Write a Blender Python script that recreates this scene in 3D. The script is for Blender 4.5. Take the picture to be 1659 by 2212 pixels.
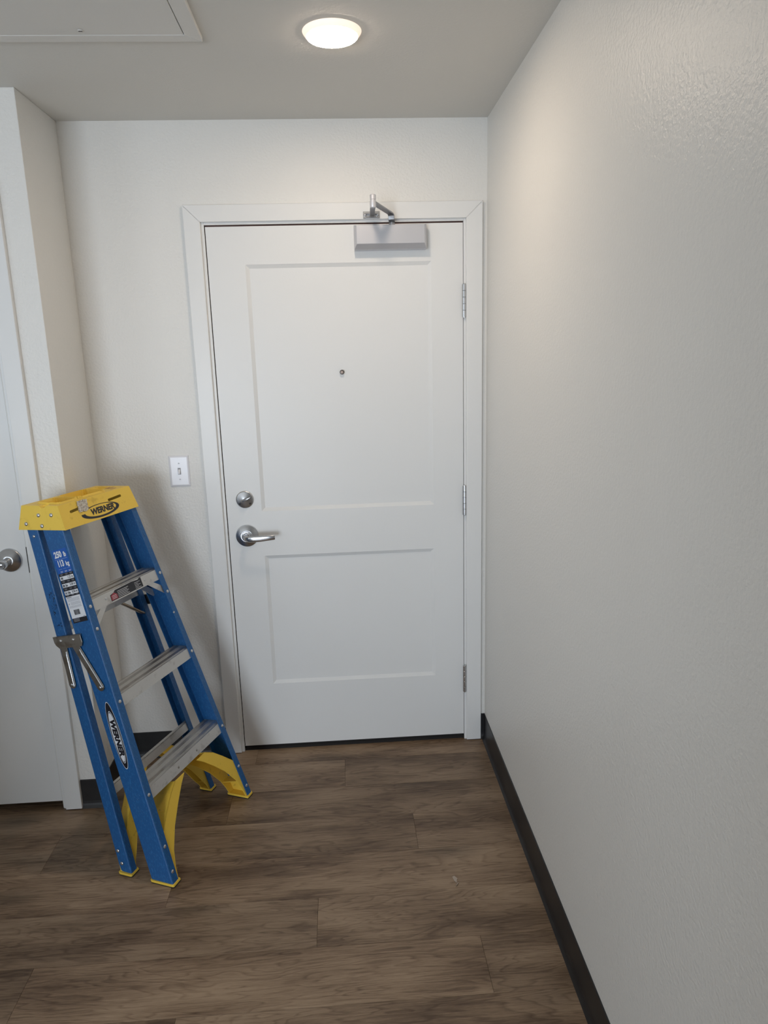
import bpy, bmesh, math, random
from mathutils import Vector, Matrix
S = bpy.context.scene
for o in list(bpy.data.objects): bpy.data.objects.remove(o, do_unlink=True)
C = S.collection

# ---------------------------------------------------------------- camera
cam = bpy.data.objects.new('camera', bpy.data.cameras.new('camera')); C.objects.link(cam)
PX, PY, PZ = -0.5496, -2.6627, 1.5994
PITCH, YAW, ROLL, FPX = 0.2229, -0.0564, -0.0277, 1517.81
cp, sp, cr, sr = math.cos(PITCH), math.sin(PITCH), math.cos(ROLL), math.sin(ROLL)
right, up0, fwd = Vector((1, 0, 0)), Vector((0, sp, cp)), Vector((0, cp, -sp))
Zr = Matrix.Rotation(YAW, 3, 'Z')
Rv, Uv, Fv = Zr @ (right*cr + up0*sr), Zr @ (-right*sr + up0*cr), Zr @ fwd
M = Matrix((Rv, Uv, -Fv)).transposed().to_4x4(); M.translation = Vector((PX, PY, PZ))
cam.matrix_world = M
cam.data.sensor_fit = 'HORIZONTAL'; cam.data.sensor_width = 36.0
cam.data.lens = 36.0*FPX/1659.0
cam.data.clip_start = 0.02
S.camera = cam

# ---------------------------------------------------------------- world, light, exposure
W = bpy.data.worlds.new('sky'); S.world = W; W.use_nodes = True
W.node_tree.nodes['Background'].inputs[0].default_value = (0.55, 0.68, 0.9, 1)
W.node_tree.nodes['Background'].inputs[1].default_value = 0.4
S.view_settings.view_transform = 'Standard'; S.view_settings.look = 'None'
S.view_settings.exposure = 0.0; S.view_settings.gamma = 1.0
S.view_settings.use_curve_mapping = False
def area(name, loc, rot, sx, sy, power, col):
    l = bpy.data.lights.new(name, 'AREA'); l.shape = 'RECTANGLE'; l.size = sx; l.size_y = sy
    l.energy = power; l.color = col
    o = bpy.data.objects.new(name, l); C.objects.link(o); o.location = loc; o.rotation_euler = rot
    return o
# daylight entering through the two glazed openings of the living room behind the camera
area('daylight_glass_door', (-2.35, -6.28, 0.76), (math.radians(90), 0, 0), 2.0, 1.44, 138, (0.79, 0.89, 1.0))
area('daylight_side_window', (-4.58, -4.3, 1.35), (math.radians(90), 0, math.radians(-90)), 1.7, 1.3, 30, (0.82, 0.90, 0.98))
LED_STRENGTH = 116.0

# ---------------------------------------------------------------- materials
def mat(name, col=(.8, .8, .8), rough=.5, metal=0.0, spec=.5, coat=0.0):
    m = bpy.data.materials.new(name); m.use_nodes = True
    b = m.node_tree.nodes['Principled BSDF']
    b.inputs['Base Color'].default_value = (*col, 1); b.inputs['Roughness'].default_value = rough
    b.inputs['Metallic'].default_value = metal; b.inputs['Specular IOR Level'].default_value = spec
    b.inputs['Coat Weight'].default_value = coat
    return m
def N(m, t, **kw):
    n = m.node_tree.nodes.new(t)
    for k, v in kw.items():
        if hasattr(n, k): setattr(n, k, v)
    return n
def L(m, a, b): m.node_tree.links.new(a, b)
def bsdf(m): return m.node_tree.nodes['Principled BSDF']
def noise(m, scale, detail=4, rough=.5, vec=None, dist=0.0):
    n = N(m, 'ShaderNodeTexNoise'); n.inputs['Scale'].default_value = scale; n.inputs['Detail'].default_value = detail
    n.inputs['Roughness'].default_value = rough; n.inputs['Distortion'].default_value = dist
    if vec is not None: L(m, vec, n.inputs['Vector'])
    return n
def coords(m, out='Object', scale=(1, 1, 1)):
    t = N(m, 'ShaderNodeTexCoord'); mp = N(m, 'ShaderNodeMapping'); mp.inputs['Scale'].default_value = scale
    L(m, t.outputs[out], mp.inputs['Vector']); return mp.outputs['Vector']
def ramp(m, fac, stops):
    r = N(m, 'ShaderNodeValToRGB'); e = r.color_ramp.elements
    while len(e) < len(stops): e.new(.5)
    for i, (p, c) in enumerate(stops): e[i].position = p; e[i].color = (*c, 1)
    L(m, fac, r.inputs[0]); return r
def bump(m, h, strength=.2, dist=.002):
    b = N(m, 'ShaderNodeBump'); b.inputs['Strength'].default_value = strength; b.inputs['Distance'].default_value = dist
    L(m, h, b.inputs['Height']); L(m, b.outputs[0], bsdf(m).inputs['Normal']); return b
def worn(name, col, col2, scale, thr, rough=.45, metal=0.0, sc=(1, 1, 1), bstr=.1):
    m = mat(name, col, rough, metal)
    v = coords(m, 'Object', sc); n = noise(m, scale, 6, .6, v)
    r = ramp(m, n.outputs[0], [(thr, col), (min(thr+.12, 1), col2)])
    L(m, r.outputs[0], bsdf(m).inputs['Base Color'])
    n2 = noise(m, scale*6, 3, .5, v); bump(m, n2.outputs[0], bstr, .0006)
    return m
def paint(name, col, rough, peel, scale=140, tint=.015):
    m = mat(name, col, rough)
    v = coords(m); n = noise(m, scale, 3, .55, v); bump(m, n.outputs[0], peel, .0035)
    n2 = noise(m, 1.3, 2, .5, v)
    r = ramp(m, n2.outputs[0], [(.3, tuple(c-tint for c in col)), (.7, col)])
    L(m, r.outputs[0], bsdf(m).inputs['Base Color']); return m
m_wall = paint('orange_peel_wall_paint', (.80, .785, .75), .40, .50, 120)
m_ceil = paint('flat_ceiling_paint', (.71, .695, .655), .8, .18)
m_trimp = paint('semi_gloss_trim_paint', (.80, .80, .79), .35, .04, 60)
m_door = paint('door_enamel', (.80, .80, .79), .38, .05, 90)
m_base = worn('black_vinyl_cove_base', (.016, .016, .017), (.022, .022, .023), 8, .5, .42)
m_dark = mat('dark_gap', (.012, .010, .009), .8)
m_seal = mat('brown_weather_seal', (.06, .022, .015), .7)
m_steel = mat('satin_chrome', (.62, .63, .65), .22, 1.0)
m_brush = mat('brushed_satin_chrome', (.60, .61, .63), .27, 1.0)
bsdf(m_brush).inputs['Anisotropic'].default_value = .75
tg = N(m_brush, 'ShaderNodeTangent'); tg.direction_type = 'RADIAL'; tg.axis = 'Y'
L(m_brush, tg.outputs[0], bsdf(m_brush).inputs['Tangent'])
m_alum_paint = mat('aluminium_coloured_paint', (.60, .60, .63), .36, .45)
m_armmetal = mat('dull_closer_arm_metal', (.36, .36, .37), .38, .9)
m_zinc = worn('zinc_plated_steel', (.42, .40, .37), (.30, .27, .23), 25, .5, .32, .95)
m_rivet = mat('rivet_steel', (.62, .62, .62), .3, .9)
m_alum = worn('worn_aluminium_step', (.62, .61, .59), (.40, .37, .33), 22, .48, .38, .85, (.25, 1, 1))
m_alum_face = worn('scuffed_aluminium_face', (.60, .595, .58), (.47, .46, .44), 30, .55, .5, .55)
m_blue = worn('blue_fibreglass', (.012, .098, .285), (.024, .150, .385), 260, .52, .42, 0, (1, 1, .35), .12)
m_yel = worn('yellow_moulded_plastic', (.93, .63, .085), (.76, .49, .06), 30, .60, .45)
m_yeldirt = worn('scuffed_yellow_plastic', (.86, .58, .07), (.48, .33, .05), 45, .62, .5)
m_rub = mat('black_rubber', (.02, .02, .02), .8)
m_cab = mat('grey_cabinet_laminate', (.34, .33, .32), .5); m_top = mat('pale_worktop', (.6, .58, .55), .35)
m_white = mat('white_plastic', (.80, .80, .84), .22)
m_led = mat('led_diffuser', (.9, .9, .9), .5)
bsdf(m_led).inputs['Emission Color'].default_value = (1, .825, .645, 1)
bsdf(m_led).inputs['Emission Strength'].default_value = LED_STRENGTH
m_ledside = mat('led_rim', (.9, .88, .85), .5)
bsdf(m_ledside).inputs['Emission Color'].default_value = (1, .74, .55, 1)
bsdf(m_ledside).inputs['Emission Strength'].default_value = .8
P_black = mat('print_black', (.012, .012, .018), .4); P_white = mat('print_white', (.78, .79, .82), .35)
P_blue = mat('print_blue', (.012, .10, .42), .35); P_red = mat('print_red', (.35, .05, .07), .4)
P_grey = mat('print_grey', (.35, .36, .40), .4); P_line = mat('print_pale_blue', (.45, .55, .75), .4)
m_scuff_highlight = mat('pale_scuff_and_highlight', (.10, .22, .42), .6)  # real scuffs, and the highlight painted along the rail corner
m_ink = mat('marker_ink', (.008, .012, .03), .5)
m_tape = worn('peeling_paper_tape', (.62, .58, .50), (.30, .22, .16), 180, .5, .5)
m_paper = mat('torn_paper', (.42, .35, .29), .8)

# wood planks: grain runs along x of every plank, offset per plank
m_wood = mat('brown_oak_vinyl_plank', (.2, .14, .1), .42, 0, .4)
def build_wood(m):
    tc = N(m, 'ShaderNodeTexCoord'); oi = N(m, 'ShaderNodeObjectInfo')
    mul = N(m, 'ShaderNodeVectorMath', operation='SCALE'); cmb = N(m, 'ShaderNodeCombineXYZ')
    for i in range(3): L(m, oi.outputs['Random'], cmb.inputs[i])
    L(m, cmb.outputs[0], mul.inputs[0]); mul.inputs['Scale'].default_value = 37.0
    add = N(m, 'ShaderNodeVectorMath', operation='ADD'); L(m, tc.outputs['Object'], add.inputs[0]); L(m, mul.outputs[0], add.inputs[1])
    def mp(s):
        q = N(m, 'ShaderNodeMapping'); q.inputs['Scale'].default_value = s; L(m, add.outputs[0], q.inputs['Vector']); return q.outputs[0]
    big = noise(m, 1.0, 2, .5, mp((2.2, 9, 1)))              # broad light and dark bands
    warp = noise(m, 1.0, 3, .55, mp((1.7, 11, 1)), .4)
    # contour lines of a stretched noise field give the cathedral figure
    mm = N(m, 'ShaderNodeMath', operation='MULTIPLY'); L(m, warp.outputs[0], mm.inputs[0]); mm.inputs[1].default_value = 16
    sn = N(m, 'ShaderNodeMath', operation='FRACT'); L(m, mm.outputs[0], sn.inputs[0])
    rings = ramp(m, sn.outputs[0], [(0, (.0,)*3), (.25, (.55,)*3), (.8, (.75,)*3), (1, (.0,)*3)])
    fine = noise(m, 1.0, 8, .72, mp((7, 230, 1)), .25)
    pore = noise(m, 1.0, 3, .6, mp((45, 900, 1)))
    # mix
    def mix(a, b, f):
        x = N(m, 'ShaderNodeMix', data_type='FLOAT'); L(m, a, x.inputs[2]); L(m, b, x.inputs[3]); x.inputs[0].default_value = f; return x.outputs[0]
    t = mix(big.outputs[0], fine.outputs[0], .40)
    t = mix(t, rings.outputs[0], .11)
    t = mix(t, pore.outputs[0], .16)
    col = ramp(m, t, [(.38, (.100, .060, .035)), (.46, (.185, .120, .074)), (.52, (.275, .188, .120)), (.62, (.40, .288, .192))])
    # knots
    vo = N(m, 'ShaderNodeTexVoronoi'); vo.inputs['Scale'].default_value = 1.0; L(m, mp((1.9, 5.2, 1)), vo.inputs['Vector'])
    kn = ramp(m, vo.outputs['Distance'], [(.0, (.42,)*3), (.10, (.62,)*3), (.26, (1,)*3)])
    k = N(m, 'ShaderNodeMix', data_type='RGBA', blend_type='MULTIPLY'); k.inputs[0].default_value = .8
    L(m, col.outputs[0], k.inputs[6]); L(m, kn.outputs[0], k.inputs[7])
    hv = N(m, 'ShaderNodeHueSaturation'); L(m, k.outputs[2], hv.inputs['Color'])
    mr = N(m, 'ShaderNodeMapRange'); L(m, oi.outputs['Random'], mr.inputs[0]); mr.inputs[3].default_value = .80; mr.inputs[4].default_value = 1.08
    L(m, mr.outputs[0], hv.inputs['Value']); hv.inputs['Saturation'].default_value = 1.0
    L(m, hv.outputs[0], bsdf(m).inputs['Base Color'])
    bump(m, fine.outputs[0], .12, .0008)
build_wood(m_wood)

# ---------------------------------------------------------------- mesh helpers
class MB:
    def __init__(s): s.v = []; s.f = []; s.sm = []
    def add(s, vs, fs, smooth=False):
        n = len(s.v); s.v += [tuple(v) for v in vs]; s.f += [tuple(i+n for i in f) for f in fs]; s.sm += [smooth]*len(fs); return s
    def box(s, x0, x1, y0, y1, z0, z1):
        return s.add([(x, y, z) for x in (x0, x1) for y in (y0, y1) for z in (z0, z1)],
                     [(0, 1, 3, 2), (4, 6, 7, 5), (0, 4, 5, 1), (2, 3, 7, 6), (0, 2, 6, 4), (1, 5, 7, 3)])
    def loft(s, loops, caps=True, smooth=False):
        n = len(loops[0]); vs = [p for l in loops for p in l]; fs = []
        for k in range(len(loops)-1):
            for i in range(n): fs.append((k*n+i, k*n+(i+1) % n, (k+1)*n+(i+1) % n, (k+1)*n+i))
        s.add(vs, fs, smooth)
        if caps:
            b = len(s.v)-len(vs)
            s.f += [tuple(b+i for i in range(n))[::-1], tuple(b+(len(loops)-1)*n+i for i in range(n))]; s.sm += [False, False]
        return s
    def lathe(s, prof, axis, origin, n=32, smooth=True):
        # prof: list of (radius, height along axis)
        ax = Vector(axis).normalized(); t = Vector((0, 0, 1)) if abs(ax.z) < .9 else Vector((1, 0, 0))
        e1 = ax.cross(t).normalized(); e2 = ax.cross(e1); o = Vector(origin)
        lp = [[o+ax*h+(e1*math.cos(a)+e2*math.sin(a))*r for a in [2*math.pi*i/n for i in range(n)]] for r, h in prof]
        return s.loft(lp, True, smooth)
    def tube(s, pts, r, n=12, smooth=True, flat=1.0, upv=(0, 0, 1)):
        lp = []; pts = [Vector(p) for p in pts]
        rs = r if isinstance(r, (list, tuple)) else [r]*len(pts)
        for i, p in enumerate(pts):
            d = (pts[min(i+1, len(pts)-1)]-pts[max(i-1, 0)]).normalized()
            e1 = d.cross(Vector(upv)).normalized(); e2 = e1.cross(d)
            lp.append([p+(e1*math.cos(a)*flat+e2*math.sin(a))*rs[i] for a in [2*math.pi*k/n for k in range(n)]])
        return s.loft(lp, True, smooth)
    def build(s, name, m, parent=None, bevel=0, seg=2, auto=False):
        me = bpy.data.meshes.new(name); me.from_pydata(s.v, [], s.f); me.validate()
        bm = bmesh.new(); bm.from_mesh(me); bmesh.ops.recalc_face_normals(bm, faces=bm.faces[:])
        bm.to_mesh(me); bm.free()
        if len(me.polygons) == len(s.sm):
            for p, f in zip(me.polygons, s.sm): p.use_smooth = f
        if any(s.sm): me.set_sharp_from_angle(angle=math.radians(38))
        me.materials.append(m)
        o = bpy.data.objects.new(name, me); C.objects.link(o)
        if parent: o.parent = parent
        if bevel:
            b = o.modifiers.new('bevel', 'BEVEL'); b.width = bevel; b.segments = seg; b.limit_method = 'ANGLE'; b.angle_limit = math.radians(35)
        return o
def empty(name, loc=(0, 0, 0)):
    o = bpy.data.objects.new(name, None); o.empty_display_size = .1; C.objects.link(o); o.location = loc; return o
def tag(o, label=None, cat=None, kind=None, group=None):
    if label: o['label'] = label
    if cat: o['category'] = cat
    if kind: o['kind'] = kind
    if group: o['group'] = group
    return o
def struct(o, label=None): return tag(o, label, None, 'structure')
def box(name, m, x0, x1, y0, y1, z0, z1, parent=None, bevel=0): return MB().box(x0, x1, y0, y1, z0, z1).build(name, m, parent, bevel)
def text_mesh(txt, size, bold=0.0, shear=0.0, ex=0.0, spacing=1.0):
    c = bpy.data.curves.new('t', 'FONT'); c.body = txt; c.size = size; c.offset = bold; c.shear = shear; c.space_character = spacing
    c.align_x = 'CENTER'; c.align_y = 'CENTER'; c.extrude = ex; c.resolution_u = 3
    o = bpy.data.objects.new('t', c); C.objects.link(o)
    dg = bpy.context.evaluated_depsgraph_get(); me = bpy.data.meshes.new_from_object(o.evaluated_get(dg))
    bpy.data.objects.remove(o, do_unlink=True)
    vs = [tuple(v.co) for v in me.vertices]; fs = [tuple(p.vertices) for p in me.polygons]
    bpy.data.meshes.remove(me); return vs, fs

# ---------------------------------------------------------------- room
H = 2.3894; XL = -1.4705; YF = -0.3135; HB = .112; XFAR = -4.5; YFAR = -6.2
D0, D1, DT, DB = -1.0016, -.0876, 2.0468, .0242   # entry door slab
mb = MB().box(XL-.1, -1.03, 0, .12, 0, H).box(-.0595, .12, 0, .12, 0, H).box(-1.03, -.0595, 0, .12, 2.075, H)
struct(mb.build('wall_back', m_wall))
struct(box('wall_right', m_wall, 0, .12, YFAR, 0, 0, H))
struct(MB().add([(XL, YF, 0), (XL, 0, 0), (-1.626, 0, 0), (-1.626, YF, 0), (XL, YF, H), (XL, 0, H), (-1.626, 0, H), (-1.626, YF, H)],
       [(0, 1, 5, 4), (1, 2, 6, 5), (2, 3, 7, 6), (3, 0, 4, 7), (0, 3, 2, 1), (4, 5, 6, 7)]).build('wall_return', m_wall, None, .002))
struct(MB().box(XFAR, -2.463, YF, YF+.12, 0, H).box(-2.463, -1.626, YF, YF+.12, 2.094, H).build('wall_closet', m_wall))
struct(MB().box(XFAR-.1, XFAR, YFAR, -5.15, 0, H).box(XFAR-.1, XFAR, -3.45, YF, 0, H).box(XFAR-.1, XFAR, -5.15, -3.45, 0, .7)
       .box(XFAR-.1, XFAR, -5.15, -3.45, 2.0, H).build('wall_left', m_wall))
struct(MB().box(XFAR, -3.4, YFAR-.1, YFAR, 0, H).box(-1.3, .12, YFAR-.1, YFAR, 0, H).box(-3.4, -1.3, YFAR-.1, YFAR, 1.50, H).build('wall_rear', m_wall))
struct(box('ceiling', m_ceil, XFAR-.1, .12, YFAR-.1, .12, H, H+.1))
# unseen counter and tall cabinet, added out of frame to block daylight
kc = tag(empty('shading_counter', (-2.72, -2.1, 0)), 'unseen grey counter with pale worktop, added to shade the lower closet door', 'counter')
box('cabinet_body', m_cab, -.95, .95, -.33, .33, .10, .875, kc, .002); box('plinth', m_base, -.93, .93, -.28, .28, 0, .10, kc); box('worktop', m_top, -.98, .98, -.36, .36, .8755, .915, kc, .004)
tc_ = tag(empty('shading_cabinet', (-.34, -3.32, 0)), 'unseen tall grey cabinet behind the camera, added to shade the right wall', 'cabinet')
box('cabinet_body', m_cab, -.35, .335, -.42, .42, .10, 2.20, tc_, .002); box('plinth', m_base, -.30, .335, -.42, .42, 0, .10, tc_)
for a_, b_ in ((-.417, -.002), (.002, .417)): box('door_leaf', m_cab, -.372, -.352, a_, b_, .105, 2.195, tc_, .002)
# window frames of the openings behind the camera
mb = MB()
for a, b in ((-3.4, -3.35), (-2.37, -2.32), (-1.35, -1.3)): mb.box(a, b, YFAR-.08, YFAR-.03, 0, 1.5)
mb.box(-3.4, -1.3, YFAR-.08, YFAR-.03, 0, .06).box(-3.4, -1.3, YFAR-.08, YFAR-.03, 1.44, 1.5)
struct(mb.build('window_1', m_trimp))
mb = MB()
for a, b in ((-5.15, -5.1), (-4.32, -4.28), (-3.5, -3.45)): mb.box(XFAR-.07, XFAR-.03, a, b, .7, 2.0)
mb.box(XFAR-.07, XFAR-.03, -5.15, -3.45, .7, .75).box(XFAR-.07, XFAR-.03, -5.15, -3.45, 1.95, 2.0)
struct(mb.build('window_2', m_trimp))

# floor: subfloor plus planks
fl = struct(box('floor', m_dark, XFAR-.1, .12, YFAR-.1, .16, -.02, -.0016))
rng = random.Random(7)
PW = .1833; PL = 1.22
joints = {0: -.591, 1: -1.011, 2: -.353, 3: -1.134, 4: -.677, 5: -.22, -1: -.95, 6: -1.02}
k = -1
while True:
    y1 = -.105-PW*k; y0 = y1-PW
    if y1 < YFAR: break
    j = joints.get(k, -rng.random()*PL)
    while j < .12: j += PL
    xs = []
    while j > XFAR-.2: xs.append(j); j -= PL
    for xr in xs:
        xl = xr-PL; a, b = max(xl, XFAR-.1), min(xr, .1); ya, yb = max(y0, YFAR-.1), min(y1, .14)
        if b-a < .01: continue
        cx_, cy_ = (a+b)/2, (ya+yb)/2; hx, hy = (b-a)/2, (yb-ya)/2; g = .0002; c2 = .0007
        mb = MB()
        lo = [(-hx+g, -hy+g, -.006), (hx-g, -hy+g, -.006), (hx-g, hy-g, -.006), (-hx+g, hy-g, -.006)]
        md = [(p[0], p[1], -.0006) for p in lo]
        tp = [(-hx+c2, -hy+c2, 0), (hx-c2, -hy+c2, 0), (hx-c2, hy-c2, 0), (-hx+c2, hy-c2, 0)]
        mb.loft([lo, md, tp])
        o = mb.build('plank', m_wood, fl); o.location = (cx_, cy_, 0)
    k += 1

# black cove base
def cove(name, p0, p1, nrm, m0=0.0, m1=0.0):
    p0, p1, n = Vector(p0), Vector(p1), Vector(nrm); d = (p1-p0).normalized()
    prof = [(0, 0), (.013, 0), (.0105, .003), (.0065, .009), (.0042, .016), (.0032, .026), (.0032, HB-.002), (.0015, HB), (0, HB)]
    lp = [[p+n*a+Vector((0, 0, h))+d*(a*q) for a, h in prof] for p, q in ((p0, m0), (p1, m1))]
    return struct(MB().loft(lp, True, False).build(name, m_base))
cove('baseboard_right', (0, YFAR, 0), (0, 0, 0), (-1, 0, 0), 0, -1)
cove('baseboard_back', (XL, 0, 0), (-1.0735, 0, 0), (0, -1, 0), 1, 0)
cove('baseboard_back_corner', (-.0175, 0, 0), (0, 0, 0), (0, -1, 0), 0, -1)
cove('baseboard_return', (XL, YF, 0), (XL, 0, 0), (1, 0, 0), -1, -1)
cove('baseboard_closet', (-1.5525, YF, 0), (XL, YF, 0), (0, -1, 0), 0, 1)

# ---------------------------------------------------------------- casings
def casing(parent, xo0, xi0, xi1, xo1, zi, zo, y, t, zb=.004):
    g = .0005
    def rings(e):
        A0, I0, I1, A1, ZI, ZO = xo0+e, xi0-e, xi1+e, xo1-e, zi+e, zo-e
        return ([(A0, zb), (I0, zb), (I0, ZI-g), (A0, ZO-g)], [(I1, zb), (A1, zb), (A1, ZO-g), (I1, ZI-g)], [(A0+g, ZO), (I0+g, ZI), (I1-g, ZI), (A1-g, ZO)])
    R_ = [(rings(0), 0), (rings(0), -(t-.0022)), (rings(.0007), -(t-.0007)), (rings(.0024), -t)]
    for i in range(3):
        MB().loft([[(x, y+dy, z) for x, z in q[i]] for q, dy in R_]).build('casing', m_trimp, parent)

# ---------------------------------------------------------------- entry door
d1 = struct(empty('door_1', (0, 0, 0)), 'white two-panel entry door with closer, deadbolt and lever handle')
casing(d1, -1.0732, -1.0155, -.0775, -.018, 2.0605, 2.1175, 0, .016)
mb = MB()
mb.box(-1.03, D0-.0032, -.0035, .12, 0, 2.076).box(D1+.0018, -.0595, -.0035, .12, 0, 2.076).box(D0-.0032, D1+.0018, -.0035, .12, DT+.0055, 2.076)
mb.build('jamb', m_trimp, d1, .0012)
MB().box(D0-.0032, D0+.012, .047, .06, 0, DT).box(D1-.012, D1+.0018, .047, .06, 0, DT).box(D0, D1, .047, .06, DT-.012, DT+.0035).build('door_stop', m_seal, d1)
box('weather_seal', m_seal, D0, D1, .004, .047, DT+.0004, DT+.0054, d1); box('weather_seal', m_dark, D0-.0031, D0-.0003, .004, .047, DB, DT, d1)
box('hallway_darkness', m_dark, -1.03, -.0595, .115, .12, 0, 2.08, d1).name = 'backing'
box('threshold', m_dark, D0-.003, D1+.0015, .006, .12, 0, .012, d1)
box('door_sweep', m_dark, D0+.002, D1-.002, .008, .040, .010, DB+.002, d1)
# slab with two recessed panels
def slab(name, x0, x1, z0, z1, panels, y, th, m, parent):
    mb = MB(); xs = sorted({x0, x1, *[p[0] for p in panels], *[p[1] for p in panels]}); zs = sorted({z0, z1, *[p[2] for p in panels], *[p[3] for p in panels]})
    def inp(x, z): return any(p[0] < x < p[1] and p[2] < z < p[3] for p in panels)
    for i in range(len(xs)-1):
        for j in range(len(zs)-1):
            if inp((xs[i]+xs[i+1])/2, (zs[j]+zs[j+1])/2): continue
            mb.add([(xs[i], y, zs[j]), (xs[i+1], y, zs[j]), (xs[i+1], y, zs[j+1]), (xs[i], y, zs[j+1])], [(0, 1, 2, 3)])
    for a, b, c, d in panels:
        def rect(e, dy): return [(a+e, y+dy, c+e), (b-e, y+dy, c+e), (b-e, y+dy, d-e), (a+e, y+dy, d-e)]
        loops = [rect(0, 0), rect(.0015, .001), rect(.0125, .0072), rect(.0135, .0076)]
        for k in range(3): mb.loft(loops[k:k+2], False)
        mb.add(loops[-1], [(0, 1, 2, 3)])
    mb.add([(x0, y+th, z0), (x1, y+th, z0), (x1, y+th, z1), (x0, y+th, z1)], [(0, 1, 2, 3)])
    r0 = [(x0, y, z0), (x1, y, z0), (x1, y, z1), (x0, y, z1)]; r1 = [(p[0], y+th, p[2]) for p in r0]
    mb.loft([r0, r1], False)
    o = mb.build(name, m, parent)
    bm = bmesh.new(); bm.from_mesh(o.data); bmesh.ops.remove_doubles(bm, verts=bm.verts[:], dist=1e-5); bmesh.ops.recalc_face_normals(bm, faces=bm.faces[:]); bm.to_mesh(o.data); bm.free()
    return o
slab('door_slab', D0, D1, DB, DT, [(-.8700, -.2030, 1.0165, 1.9185), (-.8700, -.2050, .2965, .8390)], 0.0, .044, m_door, d1)
# hinges
for zc, dx in ((1.777, 0), (1.031, -.0015), (.280, .002)):
    h = MB()
    segs = [(-.057, -.0345), (-.0338, -.0115), (-.0108, .0115), (.0122, .0345), (.0352, .057)]
    for a, b in segs: h.lathe([(.0076, a), (.0082, a+.0005), (.0082, b-.0005), (.0076, b)], (0, 0, 1), (-.0850, -.0100, zc), 20)
    h.lathe([(.003, -.0605), (.0058, -.0595), (.006, -.057)], (0, 0, 1), (-.0850, -.0100, zc), 20).lathe([(.006, .057), (.0058, .0595), (.003, .0605)], (0, 0, 1), (-.0850, -.0100, zc), 20)
    hg = h.build('hinge', m_steel, d1)
    MB().box(-.0853, -.0780, -.0045, -.003, zc-.057, zc+.057).build('hinge_leaf', m_steel, hg)
# peephole
ph = MB().lathe([(.0085, 0), (.0085, -.001), (.0078, -.0022), (.0056, -.0024), (.0052, -.0006)], (0, 1, 0), (-.541, 0, 1.533), 24).build('peephole', mat('dark_bronze', (.10, .085, .075), .35, .9), d1)
MB().lathe([(.0053, -.0007), (.0045, -.0016), (.0022, -.0022), (.0003, -.0024)], (0, 1, 0), (-.541, 0, 1.533), 20).build('lens', mat('peephole_lens', (.50, .40, .36), .15), ph)
# deadbolt
db = MB().lathe([(.0335, 0), (.0335, -.003), (.0315, -.0052), (.030, -.0056), (.0285, -.0060), (.004, -.0115), (.0005, -.0118)], (0, 1, 0), (0, 0, 0), 48).build('deadbolt', m_brush, d1)
db.location = (-.931, 0, 1.066)
tt = MB(); a = math.radians(27); ex, ez = math.cos(a), math.sin(a)
def tpt(s, y, o): return (-.931+s*ex-o*ez, y, 1.066+s*ez+o*ex)
prof = [(-.018, .0015, .012), (-.012, .0045, .020), (0, .0065, .024), (.014, .0052, .026), (.026, .0018, .026)]
tt.loft([[tpt(s, -.006, -w), tpt(s, -h, -w*.45), tpt(s, -h, w*.45), tpt(s, -.006, w)] for s, w, h in prof], True, True)
tt.build('thumb_turn', m_steel, db, .0008)
for s in (-1, 1): MB().lathe([(.0034, -.0066), (.0033, -.0080), (.0018, -.0082), (.0016, -.006)], (0, 1, 0), (-.931+s*.0195, 0, 1.066-.0155), 14).build('screw', m_rub, db)
# lever handle
lv = MB().lathe([(.0435, 0), (.0435, -.003), (.0420, -.0058), (.0405, -.0062), (.038, -.0075), (.0225, -.0120), (.0225, -.013)], (0, 1, 0), (0, 0, 0), 56).build('lever_handle', m_brush, d1)
lv.location = (-.932, 0, .923)
MB().lathe([(.0200, -.011), (.0200, -.0155), (.0185, -.0175), (.0160, -.0180), (.0150, -.0172), (.0145, -.0190), (.0125, -.021), (.0115, -.024)], (0, 1, 0), (-.932, 0, .923), 40).build('collar', m_steel, lv)
def lever(parent, x0, z0, y0, sgn, L0=.112, m=m_steel):
    # neck comes out of the door then a flattened blade runs sideways
    stations = []
    path = [(0, -.018, 0), (0, -.032, 0), (.001, -.044, 0), (.006, -.053, 0), (.016, -.058, 0), (.032, -.0605, .0005), (.055, -.062, .001), (.085, -.0615, .0025), (L0-.004, -.0605, .0035), (L0, -.0600, .0035)]
    wid = [.0115, .0105, .0108, .0112, .0118, .0122, .0118, .0102, .0088, .0080]; thk = [.0115, .0105, .0095, .0082, .0068, .0058, .0050, .0042, .0036, .0030]
    lp = []
    for i, (x, y, z) in enumerate(path):
        q0 = Vector(path[max(i-1, 0)]); q1 = Vector(path[min(i+1, len(path)-1)]); d = (q1-q0).normalized()
        n1 = d.cross(Vector((0, 0, 1))).normalized(); lpp = []
        for k in range(20):
            t = 2*math.pi*k/20; cc, ss = math.cos(t), math.sin(t)
            e = .75; cc = math.copysign(abs(cc)**e, cc); ss = math.copysign(abs(ss)**e, ss)
            p = Vector((x, y, z))+n1*cc*thk[i]+Vector((0, 0, 1))*ss*wid[i]
            lpp.append((x0+sgn*p.x, y0+p.y, z0+p.z))
        lp.append(lpp)
    return MB().loft(lp, True, True).build('lever', m, parent)
lever(lv, -.932, .923, 0, 1)
MB().box(-1.0052, -1.0030, -.0052, .02, .910, .952).build('strike_plate', m_zinc, d1, .001)
for p_ in (db, lv):
    for c_ in p_.children: c_.location = -p_.location
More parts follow.
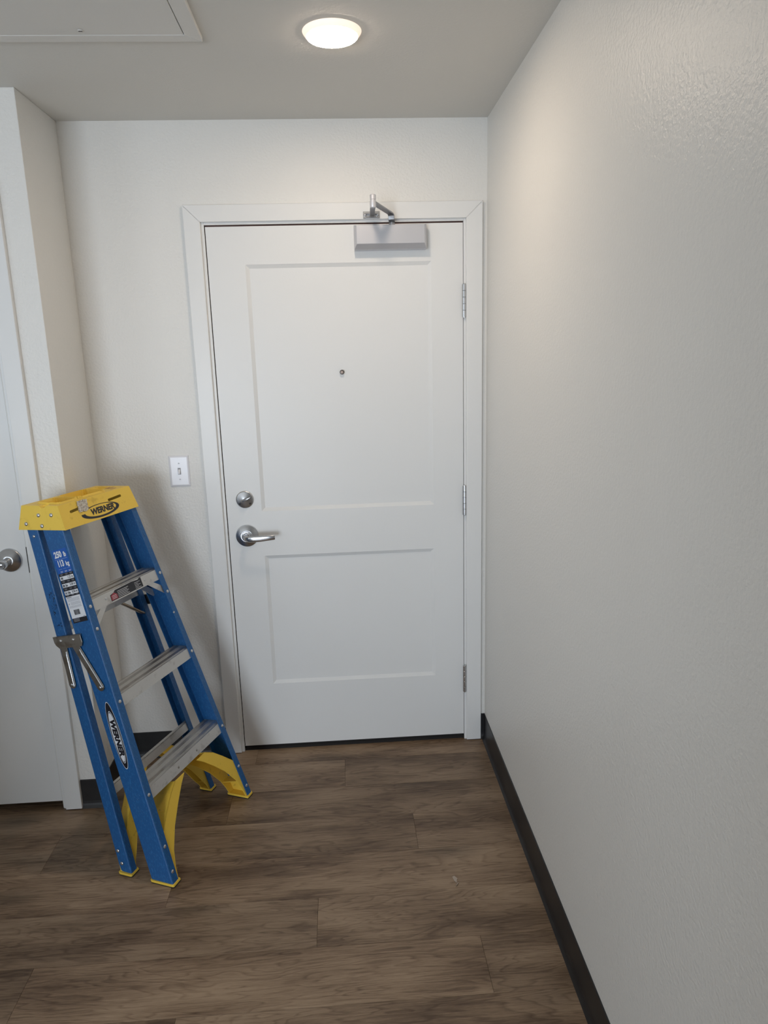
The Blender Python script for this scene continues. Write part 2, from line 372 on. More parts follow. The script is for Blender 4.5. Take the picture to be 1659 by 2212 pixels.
# door closer (parallel box body, two piece arm, frame shoe)
cl = empty('door_closer'); cl.parent = d1
x0, x1, z0, z1 = -.4800, -.2235, 1.9560, 2.0385
yb, ym, yf = 0.0, -.045, -.0545
def rr(e, ez0, y): return [(x0+e, y, z0+ez0), (x1-e, y, z0+ez0), (x1-e, y, z1-e*.4), (x0+e, y, z1-e*.4)]
MB().loft([rr(0, 0, yb), rr(0, 0, -.036), rr(.0085, .0175, yf)]).build('cover', m_alum_paint, cl, .0012, 2)
sx = -.3447
MB().lathe([(.011, 0), (.011, .007), (.0075, .008), (.0075, .018)], (0, 0, 1), (sx, -.028, 2.037), 20).build('spindle', m_armmetal, cl)
def bar(pts, w, t, name, m):
    # flat strap: width horizontal, thickness vertical, following pts
    lp = []
    for i, p in enumerate(pts):
        p = Vector(p); d = (Vector(pts[min(i+1, len(pts)-1)])-Vector(pts[max(i-1, 0)])).normalized()
        s_ = d.cross(Vector((0, 0, 1)))
        s_ = s_.normalized() if s_.length > .05 else Vector((1, 0, 0))
        n_ = s_.cross(d).normalized()
        lp.append([p+s_*w/2+n_*t/2, p-s_*w/2+n_*t/2, p-s_*w/2-n_*t/2, p+s_*w/2-n_*t/2])
    return MB().loft(lp).build(name, m, cl, .0015)
el = Vector((-.419, -.205, 2.079))
bar([(sx, -.022, 2.049), (sx-.001, -.046, 2.0490), (sx-.003, -.052, 2.052), (sx-.004, -.055, 2.066), (sx-.007, -.062, 2.0700), el], .022, .0055, 'main_arm', m_armmetal)
bar([el+Vector((0, 0, -.009)), (-.417, -.12, 2.070), (-.414, -.034, 2.071)], .018, .0055, 'forearm', m_armmetal)
MB().lathe([(.0095, -.016), (.0105, -.013), (.0105, .004), (.0090, .0045), (.0090, .008), (.0100, .009), (.0100, .022), (.0085, .0235)], (0, 0, 1), el, 24).build('elbow_pivot', m_alum_paint, cl)
sh = MB().box(-.4455, -.3865, -.022, -.016, 2.0625, 2.0855).box(-.437, -.395, -.034, -.022, 2.0625, 2.066).box(-.437, -.395, -.034, -.022, 2.0745, 2.0785)
sh.build('frame_shoe', m_steel, cl, .001)
for q in (-.4375, -.3945): MB().lathe([(.0052, 0), (.0052, -.002), (.003, -.004), (.0005, -.0045)], (0, 1, 0), (q, -.022, 2.0735), 14).build('screw', m_steel, cl)

# ---------------------------------------------------------------- closet door on the left
d2 = struct(empty('door_2'), 'plain white closet door at the left edge with satin lever handle')
casing(d2, -2.535, -2.478, -1.611, -1.553, 2.0800, 2.138, YF, .016)
MB().box(-1.6215, -1.6065, YF-.0035, YF+.12, 0, 2.094).box(-2.4815, -2.4665, YF-.0035, YF+.12, 0, 2.094).box(-2.4665, -1.6215, YF-.0035, YF+.12, 2.0725, 2.094).build('jamb', m_trimp, d2, .0012)
box('door_slab', m_door, -2.4635, -1.6255, YF, YF+.035, .030, 2.069, d2, .0015)
box('backing', m_dark, -2.47, -1.61, YF+.11, YF+.12, 0, 2.09, d2)
h2 = MB().lathe([(.0410, 0), (.0410, -.003), (.0395, -.006), (.0385, -.0068), (.0190, -.0170), (.0160, -.0185)], (0, 1, 0), (0, 0, 0), 56).build('lever_handle', m_brush, d2)
h2.location = (-1.683, YF, .952)
MB().lathe([(.0140, -.017), (.0128, -.030), (.0130, -.044)], (0, 1, 0), (-1.683, YF, .952), 32).build('neck', m_steel, h2)
MB().lathe([(.0128, -.040), (.0145, -.046), (.0150, -.056), (.0135, -.064), (.0110, -.066), (.0095, -.0635)], (0, 1, 0), (-1.683, YF, .952), 32).build('knob_end', m_steel, h2)
MB().tube([(-1.683, YF-.052, .952), (-1.70, YF-.055, .952), (-1.73, YF-.058, .952), (-1.78, YF-.058, .951), (-1.80, YF-.057, .951)], [.0125, .0125, .0115, .010, .008], 16).build('lever', m_steel, h2)
for c_ in h2.children: c_.location = -h2.location
box('gap_shade_strip', m_dark, -1.6256, -1.6214, YF+.004, YF+.03, .03, 2.07, d2)  # dark strip standing in for the shade inside the closet door gap
MB().box(-1.6262, -1.6240, YF-.0012, YF+.02, .905, .995).build('strike_plate', m_rub, d2)

# ---------------------------------------------------------------- light switch
sw = tag(empty('light_switch', (-1.1665, 0, 1.185)), 'white toggle light switch plate on the wall left of the entry door', 'light switch')
def rect(e, y, w=.0375, h=.0590): return [(-w+e, y, -h+e), (w-e, y, -h+e), (w-e, y, h-e), (-w+e, y, h-e)]
MB().loft([rect(0, 0), rect(0, -.0018), rect(.0012, -.0032), rect(.0060, -.0052), rect(.008, -.0054)]).build('wall_plate', m_white, sw, .0008)
MB().box(-.0055, .0055, -.0060, -.0053, -.0125, .0125).build('toggle_slot', mat('shadowed_slot', (.30, .30, .32), .5), sw)
MB().loft([[(-.0038, -.005, -.010), (.0038, -.005, -.010), (.0038, -.005, .009), (-.0038, -.005, .009)], [(-.0032, -.0145, -.0095), (.0032, -.0145, -.0095), (.0032, -.0135, -.004), (-.0032, -.0135, -.004)]]).build('toggle', m_white, sw, .0006)
for s in (-1, 1): 
    sc = MB().lathe([(.0032, -.0053), (.0030, -.0064), (.0010, -.0068)], (0, 1, 0), (0, 0, s*.030), 14).build('screw', m_white, sw)
    MB().box(-.0026, .0026, -.0070, -.0066, s*.030-.0004, s*.030+.0004).build('slot', m_rub, sc)

# ---------------------------------------------------------------- ceiling light
cl_ = tag(empty('ceiling_light', (-.535, -.671, H)), 'round flush LED ceiling light glowing warm white above the entry', 'ceiling light')
MB().lathe([(.0745, 0), (.0735, -.002), (.0675, -.010), (.0655, -.0122), (.0640, -.0122)], (0, 0, 1), (0, 0, 0), 64).build('rim', m_ledside, cl_)
MB().lathe([(.0642, -.0118), (.0625, -.0138), (.045, -.0150), (.02, -.0154), (.001, -.0155)], (0, 0, 1), (0, 0, 0), 64).build('diffuser', m_led, cl_)

# ---------------------------------------------------------------- ceiling access panel
ap = tag(empty('access_panel', (0, 0, H)), 'flat white ceiling access panel with a small lock screw', 'access panel')
ax0, ax1, ay0, ay1 = -1.60, -.861, -1.39, -.645; t_ = .012; w_ = .038
def fr(poly, nm, m, z0=0, z1=-t_): return MB().loft([[(x, y, z0) for x, y in poly], [(x, y, z1) for x, y in poly]]).build(nm, m, ap, .0015)
m_panel = paint('painted_access_panel', (.74, .725, .69), .6, .10)
fr([(ax0, ay1), (ax1, ay1), (ax1-w_, ay1-w_), (ax0+w_, ay1-w_)], 'frame', m_panel)
fr([(ax0, ay0), (ax0+w_, ay0+w_), (ax1-w_, ay0+w_), (ax1, ay0)], 'frame', m_panel)
fr([(ax0, ay0), (ax0, ay1), (ax0+w_, ay1-w_), (ax0+w_, ay0+w_)], 'frame', m_panel)
fr([(ax1, ay0), (ax1-w_, ay0+w_), (ax1-w_, ay1-w_), (ax1, ay1)], 'frame', m_panel)
e = w_+.0022
fr([(ax0+e, ay0+e), (ax1-e, ay0+e), (ax1-e, ay1-w_-.0006), (ax0+e, ay1-w_-.0006)], 'panel', m_panel, 0, -t_+.0008)
lk = MB().lathe([(.0062, -t_), (.0060, -t_-.0015), (.004, -t_-.0022), (.001, -t_-.0022)], (0, 0, 1), (-1.141, -.712, 0), 18).build('lock', m_panel, ap)
MB().box(-1.1455, -1.1365, -.7130, -.7110, -t_-.0030, -t_-.0020).build('lock_slot', m_rub, lk)

# ---------------------------------------------------------------- paper flake on floor
pf = tag(empty('paper_scrap', (-.253, -.808, 0)), 'small torn tan paper scrap lying on the floor planks', 'scrap')
MB().add([(-.010, .016, .001), (-.003, .017, .003), (.005, .004, .004), (.001, -.001, .0015), (.003, -.006, .003), (-.001, -.012, .0015), (-.006, -.002, .0008)],
         [(0, 1, 2, 3, 6), (3, 4, 5, 6)]).build('scrap_piece', m_paper, pf)
MB().add([(.002, -.010, .0008), (.006, -.012, .0035), (-.002, -.024, .003), (-.005, -.025, .0008)], [(0, 1, 2, 3)]).build('scrap_piece', m_paper, pf)

# ---------------------------------------------------------------- step ladder
# local axes: x across the steps, y front to back, z along the front rails
AZ, LEAN = 1.1869, .2847
ld = tag(empty('step_ladder', (-1.0323, -.5271, 0)), 'folded blue fiberglass stepladder with yellow top cap and feet leaning at the left wall corner', 'ladder')
ld.rotation_euler = (Matrix.Rotation(AZ, 3, 'Z') @ Matrix.Rotation(-LEAN, 3, 'X')).to_euler()
def U(w): return .2485-.0682*w
TL = math.tan(LEAN)
def R0(w): return .096+(1.168-w)*.048      # rear rail web/flange corner depth
def cprof(a_fl, v0, v1, t=.0032, r=.004):
    # C channel profile (inward distance a, depth v)
    return [(a_fl, v0), (r, v0), (r*.3, v0+r*.3), (0, v0+r), (0, v1-r), (r*.3, v1-r*.3), (r, v1), (a_fl, v1), (a_fl, v1-t), (t+.001, v1-t), (t, v1-t-.001), (t, v0+t+.001), (t+.001, v0+t), (a_fl, v0+t)]
def rail(s, prof, wb, wt, nm, voff=None):
    f = voff or (lambda w: 0.0); lp = []
    for wbase in (wb, wt):
        l_ = []
        for a, v in prof:
            w = (wbase+(v+f(wbase))*TL) if wbase == wb else wbase
            l_.append((s*(U(w)-a), v+f(w), w))
        lp.append(l_)
    return MB().loft(lp).build(nm, m_blue, ld)
WT = 1.195
for s in (-1, 1):
    rail(s, cprof(.027, 0, .078), .009, WT, 'front_rail')
    rail(s, cprof(.025, 0, .043), .009, WT, 'rear_rail', lambda w: R0(w))
# shoes
def arch(s, v0, v1, dw, ytop, nm, f=lambda w: 0.0):
    out = [(.088, .267+ytop), (.125, .245+ytop*.8), (.165, .208+ytop*.5), (.205, .168+ytop*.3), (U(.14)-.0035, .135+ytop*.2), (U(.01)-.0035, .012)]
    inn = [(.214, .012), (.208, .045), (.192, .092+ytop*.1), (.155, .150+ytop*.35), (.110, .200+ytop*.6), (.066, .243+ytop*.85), (.036, .267+ytop)]
    poly = out+inn; mb = MB()
    def P(u, w, v): w2 = w+dw; return (s*u, v+f(w2), w2+ (v+f(w2))*TL*max(0, 1-w/.1))
    t = .0032
    for va in (v0, v1-t): mb.loft([[P(u, w, va) for u, w in poly], [P(u, w, va+t) for u, w in poly]])
    # top wall joining the two plates
    for i in range(4):
        (ua, wa), (ub, wb_) = out[i], out[i+1]
        mb.loft([[P(ua, wa, v0), P(ub, wb_, v0), P(ub, wb_-t, v0), P(ua, wa-t, v0)], [P(ua, wa, v1), P(ub, wb_, v1), P(ub, wb_-t, v1), P(ua, wa-t, v1)]])
    # lining against the rail web with a small window, a cross rib and the base pad
    for a, b, c_, d_ in ((.010, .072, v0, v1), (.072, .084, v0, v1), (.084, .130, v0, v0+(v1-v0)*.45)):
        mb.loft([[P(U(w)-.0036, w, v) for w, v in ((a, c_), (b, c_), (b, d_), (a, d_))], [P(U(w)-.0036-.0025, w, v) for w, v in ((a, c_), (b, c_), (b, d_), (a, d_))]])
    mb.loft([[P(U(.08)-.004, .080, v0), P(.200, .080, v0), P(.200, .083, v0), P(U(.08)-.004, .083, v0)], [P(U(.08)-.004, .080, v1), P(.2, .080, v1), P(.2, .083, v1), P(U(.08)-.004, .083, v1)]])
    return mb.build(nm, m_yeldirt, ld, .0006, 1)
def pad(s, v0, v1, z0, f=lambda w: 0.0):
    e = .0022; o = f(.04)
    a, b = .2135, .2487+e
    q = [(a, v0-e+o), (b-.003, v0-e+o), (b, v0+.002+o), (b, v1-.002+o), (b-.003, v1+e+o), (a, v1+e+o)]
    p = MB().loft([[(s*u, v, v*TL+z0+.0025) for u, v in q], [(s*u, v, v*TL+z0+.0105) for u, v in q]]).build('foot', m_yeldirt, ld, .001, 1)
    MB().loft([[(s*u*.999, v, v*TL+z0) for u, v in q], [(s*u*.999, v, v*TL+z0+.0026) for u, v in q]]).build('tread_pad', m_rub, p)
for s in (-1, 1):
    arch(s, .0036, .0740, .0, .0, 'foot_brace'); pad(s, 0, .078, .0004)
    arch(s, .0036, .0390, .006, .040, 'foot_brace', lambda w: R0(w)); pad(s, 0, .043, .0004, lambda w: R0(w))
# steps
ca, sa = math.cos(math.radians(12)), math.sin(math.radians(12))
def step(wtop):
    top = [(0, 0)]
    for d in (.004, .0075, .011): top += [(d, 0), (d+.0004, -.0011), (d+.0016, -.0011), (d+.0020, 0)]
    for d in (.028, .0315, .035, .0385, .042): top += [(d, 0), (d+.0004, -.0011), (d+.0016, -.0011), (d+.0020, 0)]
    for d in (.060, .0635, .067): top += [(d, 0), (d+.0004, -.0011), (d+.0016, -.0011), (d+.0020, 0)]
    top += [(.0735, 0)]
    V0 = .0036
    prof = [(V0+d*ca, wtop+d*sa+h) for d, h in top]
    bx_, bw_ = V0+.0735*ca, wtop+.0735*sa
    prof += [(bx_, bw_-.030), (bx_-.0022, bw_-.030), (bx_-.0022, bw_-.0026), (V0+.0024, wtop-.0024), (V0+.0024, wtop-.0345), (V0+.007, wtop-.0345), (V0+.007, wtop-.037), (V0, wtop-.037)]
    w_ = U(wtop)-.0036
    o = MB().loft([[(-w_, v, w) for v, w in prof], [(w_, v, w) for v, w in prof]]).build('step', m_alum, ld)
    o.data.materials.append(m_alum_face)
    for p in o.data.polygons:
        if p.normal.y < -.9: p.material_index = 1
    return o
RV = [.2985+.3048*i for i in range(3)]
def rivet(loc, axis, r=.0058, parent=ld, h=.0030):
    return MB().lathe([(r, 0), (r*.96, h*.45), (r*.72, h*.85), (r*.3, h), (r*.02, h)], axis, loc, 14).build('rivet', m_rivet, parent)
for i, rv in enumerate(RV):
    st = step(rv+.0165)
    if i == 2: st['label'] = 'top aluminium step with black warning sticker'
    for s in (-1, 1): rivet((s*(U(rv)-.0135), 0, rv), (0, -1, 0))
for s in (-1, 1):
    rivet((s*(U(.128)-.0135), 0, .128), (0, -1, 0)); rivet((s*(U(.045)-.0135), 0, .045), (0, -1, 0)); rivet((s*(U(.837)-.0135), 0, .837), (0, -1, 0))
    for vv, ww in ((.020, .115), (.012, .072)): rivet((s*U(ww), R0(ww)+.022+vv*.3, ww+.02), (s, 0, .068))
rivet((.193-.02, .0005, .76), (0, -1, 0), .004)
# knee braces under top step
for s in (-1, 1):
    for v in (.006, .066):
        w0 = RV[2]-.019+v*.21; ub = U(.84)-.0045
        poly = [(.098, w0), (.128, w0), (ub, .850+v*.1), (ub, .826+v*.1), (ub-.007, .826+v*.1)]
        MB().loft([[(s*x, v, w) for x, w in poly], [(s*x, v+.0018, w) for x, w in poly]]).build('knee_brace', m_alum_face, ld)
# step face rivets
for uu in (-.100, .093): rivet((uu, .0036, RV[2]+.001), (0, -1, 0), .0048, ld, .002)
for uu in (-.054, .053): MB().lathe([(.0045, 0), (.0035, .0003), (.0004, .0006)], (0, -1, 0), (uu, .0036, RV[0]-.003), 16).build('dimple', m_zinc, ld)
# rear cross bars and diagonals
def rbar(w0, w1, m, half):
    v = R0((w0+w1)/2)
    mb = MB().box(-half, half, v+.004, v+.0062, w0, w1).box(-half, half, v+.004, v+.022, w1-.0022, w1)
    return mb.build('rear_crossbar', m, ld)
rbar(.308, .338, m_alum_face, U(.32)-.0035); rbar(.850, .876, m_alum_face, U(.86)-.0035)
for s in (-1, 1):
    v = R0(.82)+.012
    MB().tube([(s*.075, v, .858), (s*.083, v, .852), (s*.165, v, .785), (s*(U(.77)-.006), v, .772)], [.007, .010, .010, .008], 8, False, .35, (0, 1, 0)).build('knee_brace', m_zinc, ld)
# spreaders on both outer faces
def SP(s, v, w, off): return (s*(U(w)+off), v, w)
def plate(s, poly, o0, o1, nm, m, parent, bev=.0008): return MB().loft([[SP(s, v, w, o0) for v, w in poly], [SP(s, v, w, o1) for v, w in poly]]).build(nm, m, parent, bev, 2)
def strap(p, q, w0):
    d = (Vector(q)-Vector(p)).normalized(); n = Vector((-d.y, d.x)); out = []
    out += [Vector(p)+n*w0, Vector(p)-n*w0]
    for k in range(7):
        a = -math.pi/2+math.pi*k/6; out.append(Vector(q)+(d*math.cos(a)+n*math.sin(a))*w0)
    return [(x.x, x.y) for x in out]
for s in (-1, 1):
    sp_ = plate(s, [(.161, .846), (.0515, .838), (.0515, .812), (.058, .800), (.146, .806), (.157, .818), (.161, .828)], .0052, .0078, 'spreader', m_zinc, ld, .001)
    MB().loft([[SP(s, .161, .846, .001), SP(s, .0515, .838, .001), SP(s, .0515, .8355, .001), SP(s, .161, .8435, .001)], [SP(s, .161, .846, .0078), SP(s, .0515, .838, .0078), SP(s, .0515, .8355, .0078), SP(s, .161, .8435, .0078)]]).build('spreader_lip', m_zinc, sp_)
    for (p, q, o) in (((.133, .812), (.144, .688), .0028), ((.085, .806), (.0375, .664), .0028)):
        plate(s, strap(p, q, .0130), o, o+.0022, 'spreader_arm', m_zinc, sp_, .0006)
        d = (Vector(q)-Vector(p)).normalized(); n = Vector((-d.y, d.x)); n = n if n.x < 0 else -n
        a = Vector(p)+d*.018+n*.0078; b = Vector(q)+d*.004+n*.0078
        MB().tube([SP(s, a.x, a.y, o+.0022), SP(s, a.x*.9+b.x*.1, a.y*.9+b.y*.1, o+.0032), SP(s, b.x, b.y, o+.0032)], [.0022, .0034, .0034], 10).build('stiffening_rib', m_steel, sp_)
        rivet(SP(s, q[0]-n.x*.002, q[1]-n.y*.002, o+.0022), (s, 0, .068), .0042, sp_, .002)
    for vv, ww in ((.133, .830), (.083, .826)): rivet(SP(s, vv, ww, .0078), (s, 0, .068), .0046, sp_, .0028)

# top cap ------------------------------------------------------------
A, B, Cc, Dd = (-.0105, 1.150), (-.0065, 1.2265), (.128, 1.2610), (.164, 1.193)
UB, UT = .1715, .1640
def cap_mesh():
    nx, ny = 84, 30; vs = []; fs = []
    def top(a, b):
        v = B[0]+(Cc[0]-B[0])*b; w = B[1]+(Cc[1]-B[1])*b
        x = a*UT
        def rrect(cx_, cy_, hx, hy, r, x=x):
            y = (b-.5)*.139; qx = abs(x-cx_)-hx+r; qy = abs(y-cy_)-hy+r
            return math.hypot(max(qx, 0), max(qy, 0))+min(max(qx, qy), 0)-r
        def st(d, w_=.003): return min(1, max(0, .5-d/w_))
        dz = 0.0
        dz -= .014*st(rrect(-.098, -.008, .034, .040, .012))       # left tray
        dz -= .018*st(rrect(.012, -.004, .058, .044, .022))        # centre bucket holder
        dz += .006*st(rrect(.012, -.004, .064, .050, .026))*(1-st(rrect(.012, -.004, .058, .044, .022)))
        dz += .005*st(rrect(-.098, -.008, .040, .046, .014))*(1-st(rrect(-.098, -.008, .034, .040, .012)))
        dz -= .010*st(rrect(.112, .020, .026, .022, .008))
        dz -= .007*st(abs(b-.42)*.139-.010+max(0, x+.150)*.5, .006)*st(x+.140, .01)
        edge = min(b, 1-b)*.139; ex_ = (1-abs(a))*UT
        if min(edge, ex_) < .003: dz = -.007 if False else min(dz, 0)*0 + (dz if ex_ < .003 and abs(b-.42) < .12 else 0)
        n = Vector((-.2487, .9686)); return (x, v+n.x*dz, w+n.y*dz)
    for j in range(ny+1):
        for i in range(nx+1): vs.append(top(-1+2*i/nx, j/ny))
    for j in range(ny):
        for i in range(nx): k = j*(nx+1)+i; fs.append((k, k+1, k+nx+2, k+nx+1))
    ring = [i for i in range(nx+1)]+[j*(nx+1)+nx for j in range(1, ny+1)]+[ny*(nx+1)+i for i in range(nx-1, -1, -1)]+[j*(nx+1) for j in range(ny-1, 0, -1)]
    base = len(vs)
    for r in ring:
        x, v, w = vs[r]; j, i = divmod(r, nx+1); b = j/ny; a = -1+2*i/nx
        vs.append((a*UB, A[0]+(Dd[0]-A[0])*b, A[1]+(Dd[1]-A[1])*b))
    n = len(ring)
    for q in range(n): fs.append((ring[q], ring[(q+1) % n], base+(q+1) % n, base+q))
    me = bpy.data.meshes.new('cap'); me.from_pydata(vs, [], fs)
    bm = bmesh.new(); bm.from_mesh(me); bmesh.ops.recalc_face_normals(bm, faces=bm.faces[:]); bm.to_mesh(me); bm.free()
    return me
capo = bpy.data.objects.new('cap_tmp', cap_mesh()); C.objects.link(capo)
so = capo.modifiers.new('s', 'SOLIDIFY'); so.thickness = .0035; so.offset = -1
cutters = []
def slot_cut(u0, w0, u1, w1, h=.0042):
    d = Vector((u1-u0, w1-w0)).normalized(); n = Vector((-d.y, d.x)); poly = []
    for (c_, sg) in (((u0, w0), -1), ((u1, w1), 1)):
        for k in range(7):
            a = -math.pi/2+math.pi*k/6; poly.append(Vector(c_)+(d*math.cos(a)*sg+n*math.sin(a)*sg)*h)
    mb = MB().loft([[(p.x, -.03, p.y) for p in poly], [(p.x, .012, p.y) for p in poly]])
    o = mb.build('cut', m_rub); cutters.append(o)
slot_cut(-.124, 1.1985, -.056, 1.204); slot_cut(.048, 1.200, .107, 1.2035)
for o in cutters:
    bo = capo.modifiers.new('b', 'BOOLEAN'); bo.operation = 'DIFFERENCE'; bo.solver = 'EXACT'; bo.object = o
dg = bpy.context.evaluated_depsgraph_get(); cme = bpy.data.meshes.new_from_object(capo.evaluated_get(dg))
for o in cutters+[capo]: bpy.data.objects.remove(o, do_unlink=True)
cme.materials.clear(); cme.materials.append(m_yel)
cap = bpy.data.objects.new('top_cap', cme); C.objects.link(cap); cap.parent = ld
bv = cap.modifiers.new('bevel', 'BEVEL'); bv.width = .0022; bv.segments = 2; bv.limit_method = 'ANGLE'; bv.angle_limit = math.radians(50)
# cap side rivets
def capside(s, v, w): # outer u at given (v,w) on the side wall
    f = (w-1.15-.245*max(0, v+.01))/.0765; return s*(UB+(UT-UB)*min(1, max(0, f)))
for s in (-1, 1):
    for v, w in ((.128, 1.203), (.071, 1.183), (.073, 1.217), (.026, 1.206)): rivet((capside(s, v, w), v, w), (s, 0, .09), .0064, cap, .0042)
    rivet((s*U(1.16), .117, 1.160), (s, 0, .068), .005)

# decals --------------------------------------------------------------
class Decal(MB): pass
def web(v, w, off): return (-(U(w)+off), v, w)          # outer face of the left front rail
def web_quad(mb, v0, v1, w0, w1, off): mb.add([web(v0, w0, off), web(v1, w0, off), web(v1, w1, off), web(v0, w1, off)], [(0, 1, 2, 3)])
def web_text(mb, txt, size, vc, wc, off, bold=0, shear=0, sx=1.0, vert=False, spacing=1.0):
    vs, fs = text_mesh(txt, size, bold, shear, spacing=spacing)
    if vert: pts = [web(vc-y, wc-x*sx, off) for x, y, z in vs]
    else: pts = [web(vc-x*sx, wc+y, off) for x, y, z in vs]
    mb.add(pts, fs)
lb = MB(); web_quad(lb, .0105, .068, .872, 1.102, .0005); lab = lb.build('rating_label', P_blue, ld)
lab['label'] = 'load rating sticker reading 250lb 113kg with size table and barcode'
tw = MB()
web_text(tw, '250', .026, .0475, 1.0858, .0013, .0012, 0, .74); web_text(tw, 'lb', .020, .0210, 1.0835, .0013, .0009, 0, .66)
web_text(tw, '113', .026, .0465, 1.0580, .0013, .0012, 0, .66); web_text(tw, 'kg', .019, .0205, 1.0550, .0013, .0007, 0, .8)
for v0 in (.047, .030, .014):
    web_quad(tw, v0, v0+.010, 1.0335, 1.0345, .0013); web_quad(tw, v0+.002, v0+.009, 1.0310, 1.0317, .0013)
tw.build('white_lettering', P_white, lab)
tl = MB(); web_quad(tl, .0145, .064, 1.0715, 1.0722, .0010)
for v0 in (.047, .030, .014): web_quad(tl, v0, v0+.013, 1.0415, 1.0421, .0010)
tl.build('label_lines', P_line, lab)
for w0_, w1_ in ((.9545, 1.0285), (.872, .8865)):
    bk = MB(); web_quad(bk, .0105, .068, w0_, w1_, .0009); bk.build('black_field', P_black, lab)
wh = MB()
for wc in (1.0137, .9907, .9674): web_quad(wh, .012, .0665, wc-.006, wc+.006, .0012)
web_quad(wh, .0105, .068, .8868, .9552, .0012); wh.build('white_field', P_white, lab)
gl = MB()
for wc in (1.0246, 1.0025, .9789, .9595):
    for v0 in (.052, .032, .014): web_quad(gl, v0, v0+.011, wc+.0008, wc+.0017, .0012); web_quad(gl, v0+.001, v0+.009, wc-.0016, wc-.0008, .0012)
for k in range(17):
    wc = .9490-k*.00185; l_ = .0145+.004*((k*7) % 5)/5
    if k not in (6, 12): web_quad(gl, l_, .055 if 5 < k < 12 else .064, wc, wc+.0006, .0015)
for k in range(4): web_quad(gl, .040, .064, .884-k*.0026, .8848-k*.0026, .0012)
gl.build('small_print', P_grey, lab)['kind'] = 'stuff'
bt = MB()
web_text(bt, '4ft', .0105, .0590, 1.0132, .0016, .0003, 0, .75); web_text(bt, '1.22 m', .0105, .0255, 1.0140, .0016, .0002, 0, .75)
web_text(bt, '8ft 5in', .0105, .0545, .9900, .0016, .0003, 0, .72); web_text(bt, '2.58 m', .0105, .0255, .9915, .0016, .0002, 0, .75)
web_text(bt, '1ft 10in', .0105, .0535, .9667, .0016, .0003, 0, .70); web_text(bt, '0.56 m', .0105, .0255, .9680, .0016, .0002, 0, .75)
x = .030; rb = random.Random(3)
while x < .053:
    w_ = rb.choice((.0005, .0008, .0012)); web_quad(bt, x, x+w_, .8965, .9125, .0016); x += w_+rb.choice((.0005, .0009))
web_quad(bt, .014, .022, .8885, .8893, .0016); web_quad(bt, .045, .064, .9515, .9530, .0016)
web_text(bt, 'C', .006, .0615, .932, .0016, .0002)
bt.build('black_lettering', P_black, lab)
# oval logo on rail
def ell(mb, vc, wc, hv, hw, off, n=56): mb.add([web(vc+hv*math.cos(2*math.pi*k/n), wc+hw*math.sin(2*math.pi*k/n), off) for k in range(n)], [tuple(range(n))])
ov = MB(); ell(ov, .0385, .505, .0188, .1095, .0005); ovo = ov.build('oval_logo', P_white, ld); ovo['label'] = 'black and white oval WERNER logo sticker on the rail'
q = MB(); ell(q, .0385, .505, .0176, .1070, .0008); q.build('oval_black', P_black, ovo)
q = MB(); ell(q, .0385, .500, .0150, .0850, .0011); q.build('oval_line', P_white, ovo)
q = MB(); ell(q, .0385, .500, .0141, .0825, .0014); q.build('oval_ring', P_black, ovo)
q = MB(); ell(q, .0385, .500, .0128, .0795, .0017); q.build('oval_field', P_white, ovo)
q = MB(); web_text(q, 'WERNER', .0240, .0385, .500, .0020, .0015, .20, 1.20, True, 1.02); q.build('logo_lettering', P_black, ovo)
# worn print on cap front
def cf(u, w, off=0): return (u, A[0]+(B[0]-A[0])*(w-A[1])/(B[1]-A[1])-.0005-off, w)
q = MB(); n = 64; o_, i_ = [], []
for k in range(n):
    t = 2*math.pi*k/n; o_.append(cf(-.003+.0865*math.cos(t), 1.1765+.0215*math.sin(t))); i_.append(cf(-.0015+.0715*math.cos(t+.06), 1.1785+.0175*math.sin(t+.06)))
fs = [(k, (k+1) % n, n+(k+1) % n, n+k) for k in range(n) if not (22 < k < 31)]
q.add(o_+i_, fs); lg = q.build('cap_logo', P_black, cap); lg['label'] = 'black oval WERNER print, partly worn'
q = MB(); vs, fs = text_mesh('WERNER', .0265, .0011, .18, spacing=.98); q.add([cf(x*1.02+.006, 1.1775+y, .0001) for x, y, z in vs], fs); q.build('cap_lettering', P_black, lg)
# peeling tape scrap on the cap edge
rt = random.Random(5); tv = []; g = 8
for j in range(g):
    for i in range(g):
        u = -.089+.042*i/(g-1)+(rt.random()-.5)*.003; w = 1.188+.036*j/(g-1)+(rt.random()-.5)*.003
        tv.append(cf(u-.006*(1-j/(g-1)), w, .0006+rt.random()*.0032))
tf = [(j*g+i, j*g+i+1, (j+1)*g+i+1, (j+1)*g+i) for j in range(g-1) for i in range(g-1)]
MB().add(tv, tf).build('tape_scrap', m_tape, cap)
# red warning print on cap top (far right) as raised strips
def ct(x, b, dz=.0004): return (x, B[0]+(Cc[0]-B[0])*b-.2487*dz, B[1]+(Cc[1]-B[1])*b+.9686*dz)
q = MB()
for x0, x1, b in ((.100, .128, .16), (.110, .140, .30), (.112, .136, .38)): q.add([ct(x0, b), ct(x1, b), ct(x1, b+.035), ct(x0, b+.035)], [(0, 1, 2, 3)])
q.build('red_print', P_red, cap)
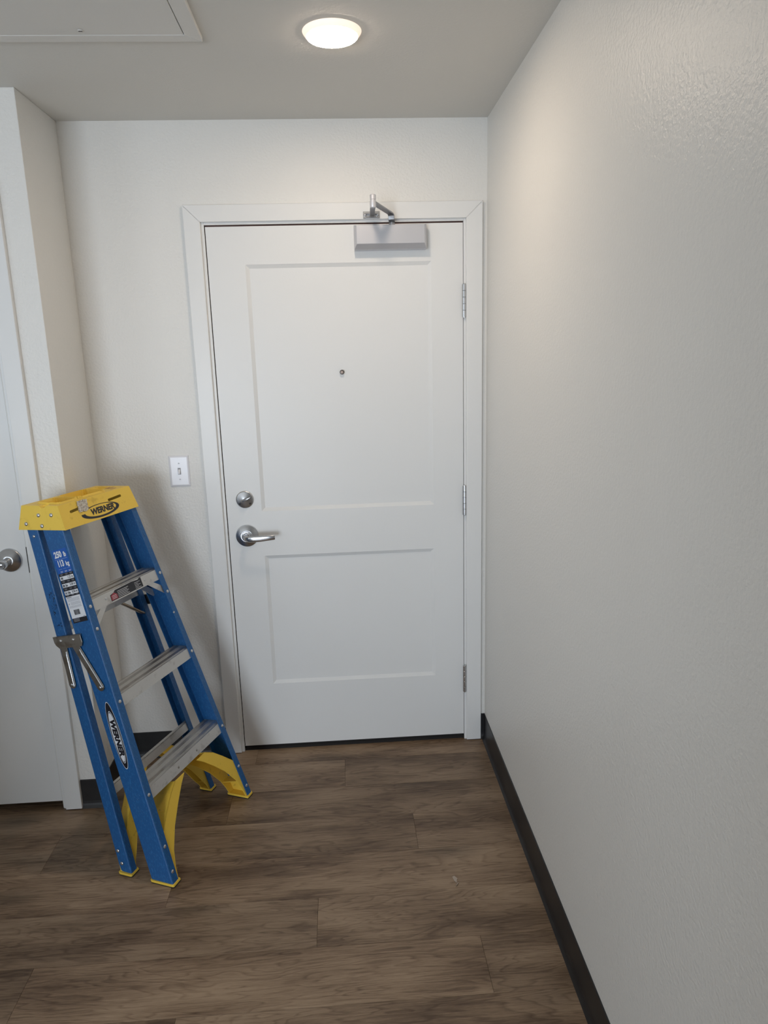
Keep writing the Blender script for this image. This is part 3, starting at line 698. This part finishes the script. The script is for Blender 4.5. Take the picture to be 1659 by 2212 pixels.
# warning sticker on top step face
WS = RV[2]
q = MB().add([(-.080, .0032, WS-.0165), (-.0785, .0032, WS+.004), (-.060, .0032, WS+.0075), (-.053, .0032, WS+.013), (.030, .0032, WS+.0145), (.060, .0032, WS+.0115), (.070, .0032, WS+.0155), (.0765, .0032, WS+.0155), (.0775, .0032, WS-.0165)], [tuple(range(9))])
wl = q.build('warning_sticker', P_black, ld); wl['label'] = 'torn black warning sticker with red corner'
MB().add([(-.078, .0028, WS-.0145), (-.0770, .0028, WS+.001), (-.060, .0028, WS+.0072), (-.048, .0028, WS-.001), (-.048, .0028, WS-.0145)], [tuple(range(5))]).build('red_field', P_red, wl)
q = MB()
for k in range(5):
    wk = WS-.0135+k*.0047; q.add([(-.045, .0028, wk), (.008-.006*(k % 2), .0028, wk), (.008-.006*(k % 2), .0028, wk+.0013), (-.045, .0028, wk+.0013)], [(0, 1, 2, 3)])
    q.add([(.040, .0028, wk), (.068-.01*(k % 2), .0028, wk), (.068-.01*(k % 2), .0028, wk+.0011), (.040, .0028, wk+.0011)], [(0, 1, 2, 3)])
for k in range(3): q.add([(-.073, .0024, WS-.011+k*.0045), (-.053, .0024, WS-.011+k*.0045), (-.053, .0024, WS-.0098+k*.0045), (-.073, .0024, WS-.0098+k*.0045)], [(0, 1, 2, 3)])
q.build('sticker_lines', P_white, wl)['kind'] = 'stuff'
# scuffs, ink marks and a painted edge highlight on rails
rs = random.Random(11)
def rweb(v, w, off): return (-(U(w)+off), R0(w)+v, w)
def blots(name, m, n, vr, wr, sz, fn=rweb, st=1.0):
    q = MB()
    for _ in range(n):
        v, w = rs.uniform(*vr), rs.uniform(*wr); r = sz*rs.uniform(.3, 1); k = 6; a0 = rs.random()*6
        q.add([fn(v+r*math.cos(a0+t)*rs.uniform(.4, 1), w+st*r*math.sin(a0+t)*rs.uniform(.4, 1), .0004) for t in [2*math.pi*i/k for i in range(k)]], [tuple(range(k))])
    o = q.build(name, m, ld); o['kind'] = 'stuff'; return o
blots('pale_scuffs', m_scuff_highlight, 46, (.016, .036), (1.045, 1.075), .0014)
blots('ink_marks', m_ink, 44, (.005, .026), (.905, .985), .0022, rweb, 2.2)
blots('ink_marks', m_ink, 9, (.006, .026), (.872, .884), .003)
blots('pale_scuffs', m_scuff_highlight, 40, (.012, .05), (.20, .36), .0009, web, 5)
def ff(v, w, off): return (-(U(w)-v), -off, w)
blots('ink_marks', m_ink, 12, (.010, .024), (1.085, 1.12), .0013, ff, 1.6)
blots('ink_marks', m_ink, 12, (.006, .022), (1.04, 1.10), .0015, lambda v, w, off: (U(w)-v, -off, w), 1.6)
q = MB(); w = .12  # pale corner dashes: wear together with a bright edge highlight painted in
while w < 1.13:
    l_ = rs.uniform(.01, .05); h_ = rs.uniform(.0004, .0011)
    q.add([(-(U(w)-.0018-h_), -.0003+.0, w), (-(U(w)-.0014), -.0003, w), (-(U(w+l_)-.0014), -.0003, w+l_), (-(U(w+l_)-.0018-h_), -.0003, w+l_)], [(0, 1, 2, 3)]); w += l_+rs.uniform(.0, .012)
q.build('edge_wear_highlight', m_scuff_highlight, ld)['kind'] = 'stuff'
